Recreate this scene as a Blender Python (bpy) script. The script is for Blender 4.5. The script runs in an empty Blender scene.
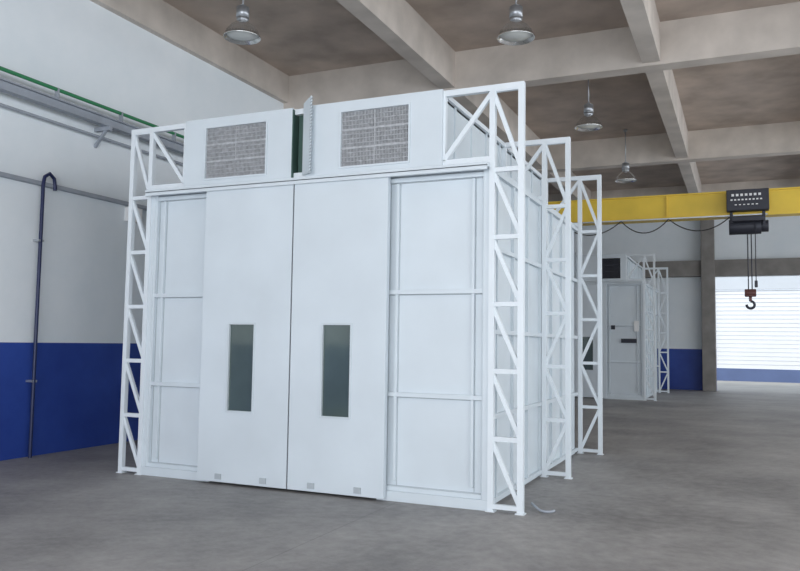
import bpy, math, random
from mathutils import Vector, Matrix
random.seed(4)
S=bpy.context.scene
S.view_settings.view_transform='Standard'
S.view_settings.look='None'

# ---------------------------------------------------------------- materials
def mat(name,col,rough=.6,metal=0.,var=.06,scale=3.,bump=0.,spec=.5):
    m=bpy.data.materials.new(name); m.use_nodes=True
    n=m.node_tree.nodes; l=m.node_tree.links; b=n['Principled BSDF']
    b.inputs['Roughness'].default_value=rough; b.inputs['Metallic'].default_value=metal
    b.inputs['Specular IOR Level'].default_value=spec
    tc=n.new('ShaderNodeTexCoord'); no=n.new('ShaderNodeTexNoise'); no.inputs['Scale'].default_value=scale
    no.inputs['Detail'].default_value=6
    l.new(tc.outputs['Object'],no.inputs['Vector'])
    cr=n.new('ShaderNodeValToRGB'); cr.color_ramp.elements[0].position=.3; cr.color_ramp.elements[1].position=.7
    cr.color_ramp.elements[0].color=[c*(1-var) for c in col]+[1]
    cr.color_ramp.elements[1].color=[min(1,c*(1+var)) for c in col]+[1]
    l.new(no.outputs['Fac'],cr.inputs['Fac']); l.new(cr.outputs['Color'],b.inputs['Base Color'])
    if bump:
        bu=n.new('ShaderNodeBump'); bu.inputs['Strength'].default_value=bump; bu.inputs['Distance'].default_value=.02
        l.new(no.outputs['Fac'],bu.inputs['Height']); l.new(bu.outputs['Normal'],b.inputs['Normal'])
    return m
M_white=mat('booth_white_paint',(.65,.71,.755),.42,0,.04,1.5)
M_truss=mat('truss_white_paint',(.74,.79,.83),.45,0,.03,2)
M_side=mat('booth_side_paint',(.60,.66,.70),.5,0,.05,2)
M_seam=mat('seam_sealant_grey',(.42,.46,.49),.7,0,.1,4)
M_glass=mat('window_glass_dark',(.075,.105,.10),.08,0,.2,1.5,spec=.8)
M_filter=mat('filter_mesh_grey',(.42,.43,.45),.7,0,.2,30)
M_media=mat('filter_media',(.20,.20,.21),.95,0,.5,14)
M_black=mat('black_opening',(.02,.02,.022),.6,0,.2,6)
M_dark=mat('dark_metal',(.035,.037,.05),.5,.3,.1,5)
M_green=mat('green_panel',(.05,.10,.085),.5,0,.1,5)
M_greenp=mat('green_conduit',(.03,.22,.09),.45,0,.1,5)
M_yellow=mat('crane_yellow',(.76,.53,.05),.45,0,.08,2)
M_conc=mat('concrete_grey',(.25,.235,.22),.9,0,.18,2,.2)
M_ceil=mat('ceiling_plywood_concrete',(.47,.39,.335),.9,0,.22,1.3,.15)
M_beam=mat('beam_concrete',(.58,.525,.475),.9,0,.15,1.6,.15)
M_steel=mat('galv_steel',(.45,.47,.5),.35,.7,.1,4)
M_rail=mat('rail_grey_paint',(.34,.37,.42),.5,0,.1,4)
M_alu=mat('lamp_aluminium',(.75,.75,.74),.22,.9,.04,4)
M_lens=mat('lamp_lens',(.75,.77,.75),.2,0,.04,4)
M_label=mat('label_plate',(.8,.8,.8),.6,0,.02,4)
M_bluepipe=mat('blue_pipe_paint',(.012,.02,.08),.4,0,.1,4)
M_shut=mat('shutter_white',(.84,.86,.88),.5,0,.02,1)
M_blue=mat('blue_paint',(.12,.17,.33),.5,0,.08,1.5)
M_gnd=mat('yard_concrete',(.4,.39,.37),.9,0,.1,1)
M_plaster=mat('plaster_white',(.68,.72,.76),.8,0,.03,.8,.05)
M_copper=mat('cable_black',(.02,.02,.02),.5,0,.1,5)
M_red=mat('hook_red_paint',(.12,.045,.04),.5,.1,.1,5)

def wall_mat():
    m=bpy.data.materials.new('wall_white_over_blue_dado'); m.use_nodes=True
    n=m.node_tree.nodes; l=m.node_tree.links; b=n['Principled BSDF']; b.inputs['Roughness'].default_value=.55
    g=n.new('ShaderNodeNewGeometry'); sx=n.new('ShaderNodeSeparateXYZ'); l.new(g.outputs['Position'],sx.inputs[0])
    gt=n.new('ShaderNodeMath'); gt.operation='GREATER_THAN'; gt.inputs[1].default_value=1.53
    l.new(sx.outputs['Z'],gt.inputs[0])
    no=n.new('ShaderNodeTexNoise'); no.inputs['Scale'].default_value=.8; no.inputs['Detail'].default_value=9; no.inputs['Roughness'].default_value=.65
    l.new(g.outputs['Position'],no.inputs['Vector'])
    r1=n.new('ShaderNodeValToRGB'); r1.color_ramp.elements[0].position=.3;r1.color_ramp.elements[1].position=.7
    r1.color_ramp.elements[0].color=(.012,.04,.25,1); r1.color_ramp.elements[1].color=(.028,.075,.37,1)
    r2=n.new('ShaderNodeValToRGB'); r2.color_ramp.elements[0].position=.3;r2.color_ramp.elements[1].position=.7
    r2.color_ramp.elements[0].color=(.76,.82,.86,1); r2.color_ramp.elements[1].color=(.85,.89,.92,1)
    l.new(no.outputs['Fac'],r1.inputs[0]); l.new(no.outputs['Fac'],r2.inputs[0])
    mx=n.new('ShaderNodeMix'); mx.data_type='RGBA'
    l.new(gt.outputs[0],mx.inputs['Factor']); l.new(r1.outputs[0],mx.inputs['A']); l.new(r2.outputs[0],mx.inputs['B'])
    l.new(mx.outputs['Result'],b.inputs['Base Color'])
    return m
M_wall=wall_mat()
def floor_mat():
    m=bpy.data.materials.new('worn_concrete_floor'); m.use_nodes=True
    n=m.node_tree.nodes; l=m.node_tree.links; b=n['Principled BSDF']
    g=n.new('ShaderNodeNewGeometry')
    a=n.new('ShaderNodeTexNoise'); a.inputs['Scale'].default_value=.55; a.inputs['Detail'].default_value=8; a.inputs['Roughness'].default_value=.62
    c=n.new('ShaderNodeTexNoise'); c.inputs['Scale'].default_value=9; c.inputs['Detail'].default_value=10; c.inputs['Roughness'].default_value=.75
    l.new(g.outputs['Position'],a.inputs['Vector']); l.new(g.outputs['Position'],c.inputs['Vector'])
    ad=n.new('ShaderNodeMath'); ad.operation='MULTIPLY_ADD'; ad.inputs[1].default_value=.5
    l.new(c.outputs['Fac'],ad.inputs[0]); l.new(a.outputs['Fac'],ad.inputs[2])
    r=n.new('ShaderNodeValToRGB'); e=r.color_ramp.elements
    e[0].position=.55; e[0].color=(.165,.158,.156,1); e[1].position=.97; e[1].color=(.40,.385,.375,1)
    l.new(ad.outputs[0],r.inputs[0])
    sx=n.new('ShaderNodeSeparateXYZ'); l.new(g.outputs['Position'],sx.inputs[0])
    outs=[]
    for ax,off in (('X',1.3),('Y',20.9)):
        p=n.new('ShaderNodeMath'); p.operation='ADD'; p.inputs[1].default_value=off+37; l.new(sx.outputs[ax],p.inputs[0])
        q=n.new('ShaderNodeMath'); q.operation='MODULO'; q.inputs[1].default_value=7.4; l.new(p.outputs[0],q.inputs[0])
        s=n.new('ShaderNodeMath'); s.operation='LESS_THAN'; s.inputs[1].default_value=.014; l.new(q.outputs[0],s.inputs[0]); outs.append(s)
    mxm=n.new('ShaderNodeMath'); mxm.operation='MAXIMUM'; l.new(outs[0].outputs[0],mxm.inputs[0]); l.new(outs[1].outputs[0],mxm.inputs[1])
    h=n.new('ShaderNodeMath'); h.operation='MULTIPLY'; h.inputs[1].default_value=.25; l.new(mxm.outputs[0],h.inputs[0])
    mx=n.new('ShaderNodeMix'); mx.data_type='RGBA'; mx.inputs['B'].default_value=(.06,.058,.055,1)
    l.new(h.outputs[0],mx.inputs['Factor']); l.new(r.outputs[0],mx.inputs['A']); l.new(mx.outputs['Result'],b.inputs['Base Color'])
    rr=n.new('ShaderNodeMapRange'); rr.inputs['To Min'].default_value=.42; rr.inputs['To Max'].default_value=.68
    l.new(a.outputs['Fac'],rr.inputs['Value']); l.new(rr.outputs[0],b.inputs['Roughness'])
    bu=n.new('ShaderNodeBump'); bu.inputs['Strength'].default_value=.12; bu.inputs['Distance'].default_value=.01
    l.new(c.outputs['Fac'],bu.inputs['Height']); l.new(bu.outputs['Normal'],b.inputs['Normal'])
    return m
M_floor=floor_mat()

# ---------------------------------------------------------------- mesh helper
class MB:
    def __init__(s): s.v=[]; s.f=[]; s.sm=[]
    def hexa(s,c):
        o=len(s.v); s.v+=[tuple(p) for p in c]
        for q in ((0,3,2,1),(4,5,6,7),(0,1,5,4),(1,2,6,5),(2,3,7,6),(3,0,4,7)):
            s.f.append(tuple(o+i for i in q)); s.sm.append(False)
    def box(s,x0,x1,y0,y1,z0,z1):
        s.hexa([(x0,y0,z0),(x1,y0,z0),(x1,y1,z0),(x0,y1,z0),(x0,y0,z1),(x1,y0,z1),(x1,y1,z1),(x0,y1,z1)])
        return s
    def bar(s,a,b,w,d=None):
        a=Vector(a);b=Vector(b);d=d or w
        z=(b-a).normalized(); up=Vector((0,1,0)) if abs(z.y)<.9 else Vector((0,0,1))
        x=up.cross(z).normalized(); y=z.cross(x)
        c=[]
        for p in (a,b):
            for i,j in ((-1,-1),(1,-1),(1,1),(-1,1)): c.append(p+x*i*w/2+y*j*d/2)
        s.hexa(c); return s
    def cyl(s,a,b,r,r2=None,n=16):
        a=Vector(a);b=Vector(b); r2=r if r2 is None else r2
        z=(b-a).normalized(); up=Vector((0,0,1)) if abs(z.z)<.9 else Vector((1,0,0))
        x=up.cross(z).normalized(); y=z.cross(x); o=len(s.v)
        for p,q in ((a,r),(b,r2)):
            for i in range(n):
                t=2*math.pi*i/n; s.v.append(tuple(p+x*math.cos(t)*q+y*math.sin(t)*q))
        for i in range(n):
            j=(i+1)%n; s.f.append((o+i,o+j,o+n+j,o+n+i)); s.sm.append(True)
        s.f.append(tuple(o+i for i in reversed(range(n)))); s.sm.append(False)
        s.f.append(tuple(o+n+i for i in range(n))); s.sm.append(False); return s
    def rev(s,c,prof,n=28):
        o=len(s.v)
        for r,z in prof:
            for i in range(n):
                t=2*math.pi*i/n; s.v.append((c[0]+r*math.cos(t),c[1]+r*math.sin(t),c[2]+z))
        for k in range(len(prof)-1):
            for i in range(n):
                j=(i+1)%n; s.f.append((o+k*n+i,o+k*n+j,o+(k+1)*n+j,o+(k+1)*n+i)); s.sm.append(True)
        return s
    def done(s,name,m,parent=None,bevel=0):
        me=bpy.data.meshes.new(name); me.from_pydata(s.v,[],s.f); me.update()
        me.polygons.foreach_set('use_smooth',s.sm)
        o=bpy.data.objects.new(name,me); S.collection.objects.link(o); me.materials.append(m)
        if parent: o.parent=parent
        if bevel:
            b=o.modifiers.new('bevel','BEVEL'); b.width=bevel; b.segments=2; b.limit_method='ANGLE'
        return o
def empty(name,loc=(0,0,0)):
    e=bpy.data.objects.new(name,None); S.collection.objects.link(e); e.location=loc; return e
def tube(name,pts,r,m,parent=None,bez=True):
    cu=bpy.data.curves.new(name,'CURVE'); cu.dimensions='3D'; cu.bevel_depth=r; cu.bevel_resolution=4; cu.use_fill_caps=True
    sp=cu.splines.new('BEZIER' if bez else 'POLY')
    if bez:
        sp.bezier_points.add(len(pts)-1)
        for p,c in zip(sp.bezier_points,pts): p.co=c; p.handle_left_type=p.handle_right_type='AUTO'
    else:
        sp.points.add(len(pts)-1)
        for p,c in zip(sp.points,pts): p.co=(*c,1)
    o=bpy.data.objects.new(name,cu); S.collection.objects.link(o); cu.materials.append(m)
    if parent:o.parent=parent
    return o

# ---------------------------------------------------------------- room shell
XL,YR,ZC=-6.9,24.0,7.2
XR,YF=10.0,-12.0
MB().box(XL-.3,XR+.3,YF-.3,YR+.3,-.2,0).done('floor',M_floor)
MB().box(XL-.3,XR+.3,YF-.3,YR+.3,ZC,ZC+.25).done('ceiling',M_ceil)
MB().box(XL-.3,XL,YF-.3,YR+.3,0,ZC).done('wall_left',M_wall)
w=MB(); w.box(XL,1.0,YR,YR+.3,0,ZC); w.box(1.0,5.2,YR,YR+.3,4.25,ZC); w.box(5.2,XR,YR,YR+.3,0,ZC)
w.done('wall_rear',M_wall)
w=MB(); w.box(XR,XR+.3,YF-.3,YR+.3,0,1.4); w.box(XR,XR+.3,YF-.3,YR+.3,6.3,ZC)
for y in (YF-.3,-4.7,2.6,9.8,17,YR-.1): w.box(XR,XR+.3,y,y+.4,1.4,6.3)
w.done('wall_right',M_plaster)
w=MB(); w.box(XL,-4.5,YF-.3,YF,0,ZC); w.box(7.5,XR,YF-.3,YF,0,ZC); w.box(-4.5,7.5,YF-.3,YF,5.6,ZC)
w.done('wall_front',M_plaster)
# concrete beams under the slab
e=empty('trim_concrete_beams')
b=MB()
for x in (-3.2,.55,4.3,8.0): b.box(x-.15,x+.15,YF,YR,6.5,ZC)
b.box(XL,XL+.12,YF,YR,6.62,ZC)
b.done('longitudinal_beams',M_beam,e)
b=MB()
for y in (-8.4,-1.0,6.4,13.8,21.0): b.box(XL,XR,y,y+.34,6.45,ZC-.002)
b.done('cross_beams',M_beam,e)
MB().box(XL,XR,YR-.35,YR,4.25,4.85).done('trim_rear_lintel',M_conc,bevel=.01)
for x in (.53,5.2):
    MB().box(x,x+.47,YR-.5,YR-.002,0,6.45).done('concrete_column',M_conc,bevel=.02)
# yard and neighbouring shutter
MB().box(-6,16,YR+.3,36,-.2,-.01).done('yard_ground',M_gnd)
w=MB(); w.box(-6,.6,34,34.3,-.01,7.5); w.box(.6,5.6,34,34.3,4.45,7.5); w.box(5.6,16,34,34.3,-.01,7.5)
w.done('wall_yard',M_plaster)
e=empty('roller_shutter_door')
b=MB(); z=.62
while z<4.42:
    b.hexa([(.6,34.07,z),(5.6,34.07,z),(5.6,34.2,z),(.6,34.2,z),(.6,34.10,z+.19),(5.6,34.10,z+.19),(5.6,34.2,z+.19),(.6,34.2,z+.19)])
    z+=.20
b.done('slats',M_shut,e)
MB().box(.6,5.6,34.04,34.2,-.01,.60).done('bottom_panel',M_blue,e)
MB().box(.5,.62,33.95,34.0,0,4.5).box(5.58,5.7,33.95,34.0,0,4.5).done('guide_rails',M_conc,e)

# ---------------------------------------------------------------- paint booth
NODES=[.05,.69,1.34,1.99,2.65,3.32,4.13]
def truss_col(b,xa,xb,y,z0,z1,mode,w=.058):
    b.box(xa-w/2,xa+w/2,y-w/2,y+w/2,z0,z1); b.box(xb-w/2,xb+w/2,y-w/2,y+w/2,z0,z1)
    for z in NODES: b.box(xa,xb,y-w*.4,y+w*.4,z-.022,z+.022)
    for i in range(len(NODES)-1):
        za,zb=NODES[i],NODES[i+1]
        up=(mode=='/') or (mode=='z' and i%2==0)
        if up: b.bar((xa,y,za),(xb,y,zb),.042,.035)
        else: b.bar((xa,y,zb),(xb,y,za),.042,.035)
H=4.17
def booth(name,loc,frames,second=False):
    e=empty(name,loc)
    L=frames[-1]
    LO,LI=-4.93,-4.64
    t=MB()
    for k,y in enumerate(frames):
        truss_col(t,-.32,-.0275,y,0,H,'\\' if k==0 else 'z')
        truss_col(t,LO,LI,y,0,H,'\\')
        t.box(LO-.03,0,y-.03,y+.03,H-.05,H+.01)
        t.box(LI,-.32,y-.028,y+.028,3.40,3.46)
        for xo,xi in ((-.32,-.84),(LI,-4.12)):
            t.bar((xo,y,H-.05),(xi,y,3.45),.045,.04)
            t.box(xi-.025,xi+.025,y-.028,y+.028,3.45,H)
        for x in (-.32,-.0275,LO,LI): t.box(x-.045,x+.045,y-.045,y+.045,0,.01)
    for x in (-.84,-4.12): t.box(x-.02,x+.02,0,L,H-.05,H)
    t.done('lattice_frames',M_truss,e)
    f=MB()
    for x0,x1 in ((-4.58,-3.66),(-1.50,-.37)):
        f.box(x0,x1,.05,.08,.1,3.34)
        for x in (x0,x1-.05): f.box(x,x+.05,.0,.05,.1,3.34)
        for x in (x0+.13,x1-.17): f.box(x,x+.03,.015,.05,.2,3.26)
        for z in (.1,1.05,2.10,3.27): f.box(x0,x1,.005,.05,z,z+.045)
        f.box(x0-.03,x1+.03,-.02,.06,0,.10)
    f.box(-.41,-.33,-.01,.12,0,3.34); f.box(-4.64,-4.56,-.01,.12,0,3.34)
    f.done('front_side_panels',M_white,e,.004)
    f=MB()
    for x0,x1 in ((-4.58,-3.66),(-1.50,-.37)):
        for x in (x0+.05,x0+.16,x1-.14,x1-.058): f.box(x,x+.008,.045,.0505,.15,3.27)
        for z in (.145,1.042,2.092,3.262): f.box(x0+.05,x1-.05,.044,.0505,z,z+.008)
    f.done('sealant_lines',M_seam,e)
    f=MB(); f.box(-4.62,-.34,.0,.09,3.33,3.40); f.box(-4.62,-.34,-.13,.0,3.345,3.385); f.box(-4.62,-.34,-.13,-.11,3.31,3.36)
    f.done('door_track',M_white,e,.003)
    for nm,x0,x1,wx0,wx1 in (('door_leaf_1',-3.73,-2.56,-3.37,-3.0),('door_leaf_2',-2.543,-1.415,-2.17,-1.80)):
        d=MB(); y0,y1=-.10,-.04; a,c=.80,1.80
        d.box(x0,wx0,y0,y1,.03,3.33); d.box(wx1,x1,y0,y1,.03,3.33)
        d.box(wx0,wx1,y0,y1,.03,a); d.box(wx0,wx1,y0,y1,c,3.33)
        d.done(nm,M_white,e)
        d=MB(); d.box(x0+.25,x0+.33,y0-.015,y0,.06,.12); d.box(x1-.33,x1-.25,y0-.015,y0,.06,.12)
        d.done(nm+'_floor_bolts',M_seam,e)
        d=MB(); q=.022
        d.box(wx0,wx1,y0-.008,y1,a,a+q);d.box(wx0,wx1,y0-.008,y1,c-q,c)
        d.box(wx0,wx0+q,y0-.008,y1,a+q,c-q);d.box(wx1-q,wx1,y0-.008,y1,a+q,c-q)
        d.done(nm+'_window_frame',M_side,e)
        MB().box(wx0+q,wx1-q,y0+.02,y0+.03,a+q,c-q).done(nm+'_window_glass',M_glass,e)
    MB().box(-2.562,-2.541,-.085,-.05,.03,3.33).done('door_seal',M_dark,e)
    g2=(-1.62,-1.0) if second else (-2.0,-1.21)
    for nm,x0,x1,g0,g1 in (('plenum_panel_1',-4.10,-2.62,-3.79,-2.96),('plenum_panel_2',-2.44,-.84,*g2)):
        p=MB(); a,b_=-.06,-.02; z0,z1=3.40,4.19; gz0,gz1=3.475,4.07
        p.box(x0,g0,a,b_,z0,z1);p.box(g1,x1,a,b_,z0,z1);p.box(g0,g1,a,b_,z0,gz0);p.box(g0,g1,a,b_,gz1,z1)
        q=.02
        p.box(g0-q,g0,a-.012,a,gz0-q,gz1+q);p.box(g1,g1+q,a-.012,a,gz0-q,gz1+q)
        p.box(g0,g1,a-.012,a,gz0-q,gz0);p.box(g0,g1,a-.012,a,gz1,gz1+q)
        p.done(nm,M_white,e)
        g=MB(); n=46
        for i in range(n):
            x=g0+(g1-g0)*(i+.5)/n; g.box(x-.0045,x+.0045,-.05,-.03,gz0,gz1)
        for i in range(1,12):
            z=gz0+(gz1-gz0)*i/12; hh=.011 if i%4==0 else .003; g.box(g0,g1,-.055,-.035,z-hh,z+hh)
        g.box((g0+g1)/2-.006,(g0+g1)/2+.006,-.058,-.035,gz0,gz1)
        g.done(nm+'_filter_grille',M_dark if second else M_filter,e)
        MB().box(g0,g1,-.028,-.02,gz0,gz1).done(nm+'_filter_media',M_black if second else M_media,e)
    MB().box(-2.62,-2.605,-.06,L,3.40,4.17).done('slot_side_green',M_green,e)
    MB().box(-2.58,-2.52,.02,.06,3.40,4.15).done('slot_green_panel',M_green,e)
    f=MB()
    A=(-2.475,-.065); B=(-2.335,-.15)
    f.hexa([(A[0],A[1],3.42),(A[0]+.01,A[1]+.012,3.42),(B[0]+.01,B[1]+.012,3.42),(B[0],B[1],3.42),(A[0],A[1],4.22),(A[0]+.01,A[1]+.012,4.22),(B[0]+.01,B[1]+.012,4.27),(B[0],B[1],4.27)])
    f.done('slot_brush_flap',M_side,e)
    f=MB()
    for i in range(24):
        z=3.43+i*.0345; f.hexa([(B[0]-.01,B[1]-.004,z),(B[0],B[1]-.01,z),(B[0],B[1]+.01,z),(B[0]-.01,B[1]+.01,z)]+[(B[0]+.025,B[1]-.02,z+.02),(B[0]+.03,B[1]-.02,z+.02),(B[0]+.03,B[1],z+.02),(B[0]+.025,B[1],z+.02)])
    f.done('slot_brush_bristles',M_seam,e)
    p=MB()
    p.box(-4.10,-2.62,-.015,L-.1,3.44,3.47);p.box(-2.44,-.86,-.015,L-.1,3.44,3.47)
    p.box(-.89,-.86,-.015,L-.1,3.47,4.13);p.box(-4.10,-4.07,-.015,L-.1,3.47,4.13);p.box(-2.44,-2.42,-.015,L-.1,3.47,4.13)
    p.box(-4.10,-2.62,-.015,L-.1,4.10,4.13);p.box(-2.44,-.86,-.015,L-.1,4.10,4.13)
    p.box(-4.10,-.86,L-.13,L-.1,3.44,4.13)
    y=.35
    while y<L-.15:
        p.box(-.86,-.845,y,y+.035,3.47,4.13); y+=.55
    p.done('plenum_box',M_side,e)
    p=MB()
    for xo,xi in ((-.39,-.42),(-4.57,-4.54)):
        x0,x1=min(xo,xi),max(xo,xi)
        p.box(x0,x1,.08,L-.05,0,3.40)
        r0,r1=(xo,xo+.045) if xo>-2 else (xo-.045,xo)
        for z in (.04,.86,1.70,2.55,3.33): p.box(r0,r1,.1,L-.05,z,z+.045)
        y=.3
        while y<L-.1:
            p.box(r0,r1-.01 if xo>-2 else r1,y,y+.04,.04,3.35); y+=.62
    p.box(-4.57,-.39,L-.08,L-.05,0,3.40); p.box(-4.57,-.39,.09,L-.05,3.40,3.435)
    p.done('side_walls',M_side,e)
    if second:
        MB().box(-1.0,-.55,-.012,.0,1.62,1.74).box(-1.28,-1.16,-.125,-.10,2.0,2.12).done('name_plate',M_dark,e)
        MB().box(-.62,-.48,-.01,.045,1.95,2.25).done('switch_box',M_label,e)
    return e
booth('paint_booth',(0,0,0),(0,2.2,4.5))
b2=booth('paint_booth',(-.45,16.9,0),(0,4.4),True); b2.scale=(1,1,1.05)

# compressed-air pipe stub at the booth foot
tube('air_pipe',[(.0,.32,.05),(.06,.25,.03),(.14,.17,.016),(.22,.18,.016),(.24,.24,.016)],.012,M_rail)

# ---------------------------------------------------------------- left wall services
e=empty('crane_runway')
b=MB()
b.box(XL+.16,XL+.28,YF+.2,YR-.6,4.74,4.755).box(XL+.215,XL+.23,YF+.2,YR-.6,4.755,4.86).box(XL+.16,XL+.28,YF+.2,YR-.6,4.86,4.88)
b.done('runway_beam',M_rail,e)
b=MB()
y=-11
while y<23: b.box(XL,XL+.30,y,y+.06,4.68,4.74); b.bar((XL,y+.03,4.45),(XL+.22,y+.03,4.70),.04); y+=2.45
b.done('brackets',M_rail,e)
tube('power_conduit_green',[(XL+.26,YF+.2,5.0),(XL+.26,YR-.6,5.0)],.026,M_greenp,e,False)
tube('power_conduit_grey',[(XL+.08,YF+.2,4.60),(XL+.08,YR-.6,4.60)],.02,M_rail,e,False)
b=MB(); y=-10.5
while y<23: b.box(XL+.23,XL+.29,y,y+.03,4.88,5.02); y+=1.2
b.done('conduit_clips',M_rail,e)
e=empty('wall_cable_tray')
MB().box(XL,XL+.09,YF+.2,5.0,3.68,3.73).done('tray',M_rail,e)
MB().box(XL,XL+.12,1.95,2.2,3.44,3.66).done('junction_box',M_label,e)
e=empty('blue_drop_pipe')
tube('pipe',[(XL+.10,.30,0),(XL+.10,.30,3.70),(XL+.10,.32,3.80),(XL+.10,.40,3.86),(XL+.10,.48,3.80),(XL+.10,.50,3.70),(XL+.10,.50,3.64)],.025,M_bluepipe,e,False)
MB().box(XL,XL+.12,.26,.34,1.0,1.03).box(XL,XL+.12,.26,.34,2.9,2.93).done('clips',M_steel,e)

# ---------------------------------------------------------------- bridge crane
e=empty('bridge_crane',(.03,0,-.13))
yc=10.55
b=MB(); b.box(XL+.25,XR-.3,yc-.17,yc+.17,5.02,5.05); b.box(XL+.25,XR-.3,yc-.12,yc+.12,4.55,5.02); b.box(XL+.25,XR-.3,yc-.17,yc+.17,4.50,4.55)
x=-6
while x<9.5: b.box(x,x+.02,yc-.165,yc+.165,4.55,5.02); x+=3.2
b.done('box_girder',M_yellow,e)
MB().box(XL+.12,XL+.4,yc-1,yc+1,5.14,5.32).box(XL+.16,XL+.4,yc-.2,yc+.2,5.04,5.16).done('end_carriage',M_yellow,e)
MB().cyl((XL+.12,yc-.8,5.10),(XL+.26,yc-.8,5.10),.09).cyl((XL+.12,yc+.8,5.10),(XL+.26,yc+.8,5.10),.09).done('carriage_wheels',M_dark,e)
h=MB(); h.box(1.62,2.43,yc-.42,yc-.18,4.58,5.02); h.box(1.72,2.33,yc-.4,yc+.35,4.36,4.46); h.cyl((1.66,yc-.1,4.28),(2.28,yc-.1,4.28),.165); h.cyl((2.28,yc-.1,4.28),(2.42,yc-.1,4.28),.125)
h.box(1.68,1.74,yc-.25,yc-.19,4.3,4.58).box(2.3,2.36,yc-.25,yc-.19,4.3,4.58)
h.done('hoist_trolley',M_dark,e,.01)
l=MB()
for k in range(7): l.box(1.72+k*.085,1.77+k*.085,yc-.425,yc-.42,4.88,4.93)
for k in range(9): l.box(1.70+k*.07,1.74+k*.07,yc-.425,yc-.42,4.79,4.82)
for k in range(6): l.box(1.78+k*.08,1.82+k*.08,yc-.425,yc-.42,4.69,4.71)
l.done('label_lettering',M_label,e)
h=MB()
for dx in (-.035,.035): h.cyl((2.05+dx,yc-.1,2.93),(2.05+dx,yc-.1,4.2),.011,n=8)
h.cyl((2.16,yc-.3,3.1),(2.16,yc-.3,4.3),.009,n=8)
h.done('chains',M_dark,e)
h=MB(); h.box(1.96,2.14,yc-.16,yc-.04,2.80,2.95); h.cyl((2.05,yc-.1,2.70),(2.05,yc-.1,2.82),.03); h.cyl((1.94,yc-.1,2.88),(2.16,yc-.1,2.88),.08)
h.done('hook_block',M_red,e,.01)
pts=[(2.05+.075*math.sin(a),yc-.1,2.63+.075*math.cos(a)) for a in [math.radians(d) for d in range(0,290,25)]]
tube('hook',pts,.026,M_dark,e)
MB().box(2.13,2.19,yc-.33,yc-.27,2.98,3.12).done('pendant_control',M_dark,e,.01)
xs=[-1.9,-.55,.45,1.7]
MB().box(-2.5,2.4,yc-.22,yc-.19,4.50,4.525).done('festoon_rail',M_steel,e)
for i in range(3):
    a,c=xs[i],xs[i+1]
    tube('festoon_cable_%d'%(i+1),[(a+(c-a)*u,yc-.205,4.50-.28*(1-(2*u-1)**2)) for u in [k/8 for k in range(9)]],.012,M_copper,e)

# ---------------------------------------------------------------- high bay lamps
def lamp(x,y,z):
    e=empty('high_bay_lamp',(x,y,z))
    MB().rev((0,0,0),[(.27,0),(.275,.015),(.262,.02),(.235,.10),(.17,.18),(.10,.235),(.075,.25),(.07,.25),(.095,.228),(.16,.172),(.225,.095),(.255,.012),(.27,0)]).done('reflector',M_alu,e)
    MB().rev((0,0,.03),[(.0,-.03),(.1,-.025),(.2,-.005),(.243,.03)]).done('lens',M_lens,e)
    MB().cyl((0,0,.24),(0,0,.30),.075,.095).cyl((0,0,.30),(0,0,.46),.095).cyl((0,0,.46),(0,0,.50),.095,.03).done('ballast_housing',M_steel,e)
    top=ZC-z-.002
    MB().cyl((0,0,.49),(0,0,top),.012,n=8).cyl((0,0,top-.05),(0,0,top),.05).done('suspension_rod',M_steel,e)
lamp(-1.0,3.3,6.0); lamp(-.82,8.05,5.92); lamp(-.78,13.1,5.85); lamp(-4.75,1.9,6.04)

# ---------------------------------------------------------------- light
W=bpy.data.worlds.new('sky'); S.world=W; W.use_nodes=True
bg=W.node_tree.nodes['Background']; bg.inputs[0].default_value=(.82,.90,1,1); bg.inputs[1].default_value=1.3
def area(name,loc,rot,sx,sy,p,col):
    l=bpy.data.lights.new(name,'AREA'); l.shape='RECTANGLE'; l.size=sx; l.size_y=sy; l.energy=p; l.color=col
    o=bpy.data.objects.new(name,l); S.collection.objects.link(o); o.location=loc; o.rotation_euler=rot
area('window_daylight_right',(XR-.1,4,3.9),(0,math.radians(90),0),4.6,30,950,(.92,.96,1))
area('gate_daylight_front',(1.5,YF+.1,2.9),(math.radians(90),0,0),11.5,5.2,800,(.92,.96,1))
s=bpy.data.lights.new('sun','SUN'); s.energy=1.6; s.angle=.01; s.color=(1,.95,.88)
o=bpy.data.objects.new('sun',s); S.collection.objects.link(o); o.rotation_euler=(math.radians(42),0,0)

# ---------------------------------------------------------------- camera
cd=bpy.data.cameras.new('camera'); cd.lens=34.9; cd.sensor_width=36; cd.clip_end=300
c=bpy.data.objects.new('camera',cd); S.collection.objects.link(c)
R=Matrix.Rotation(math.radians(23.87),4,'Z')@Matrix.Rotation(math.radians(94.23),4,'X')@Matrix.Rotation(math.radians(.85),4,'Z')
c.matrix_world=Matrix.Translation((1.924,-7.305,1.6))@R
S.camera=c
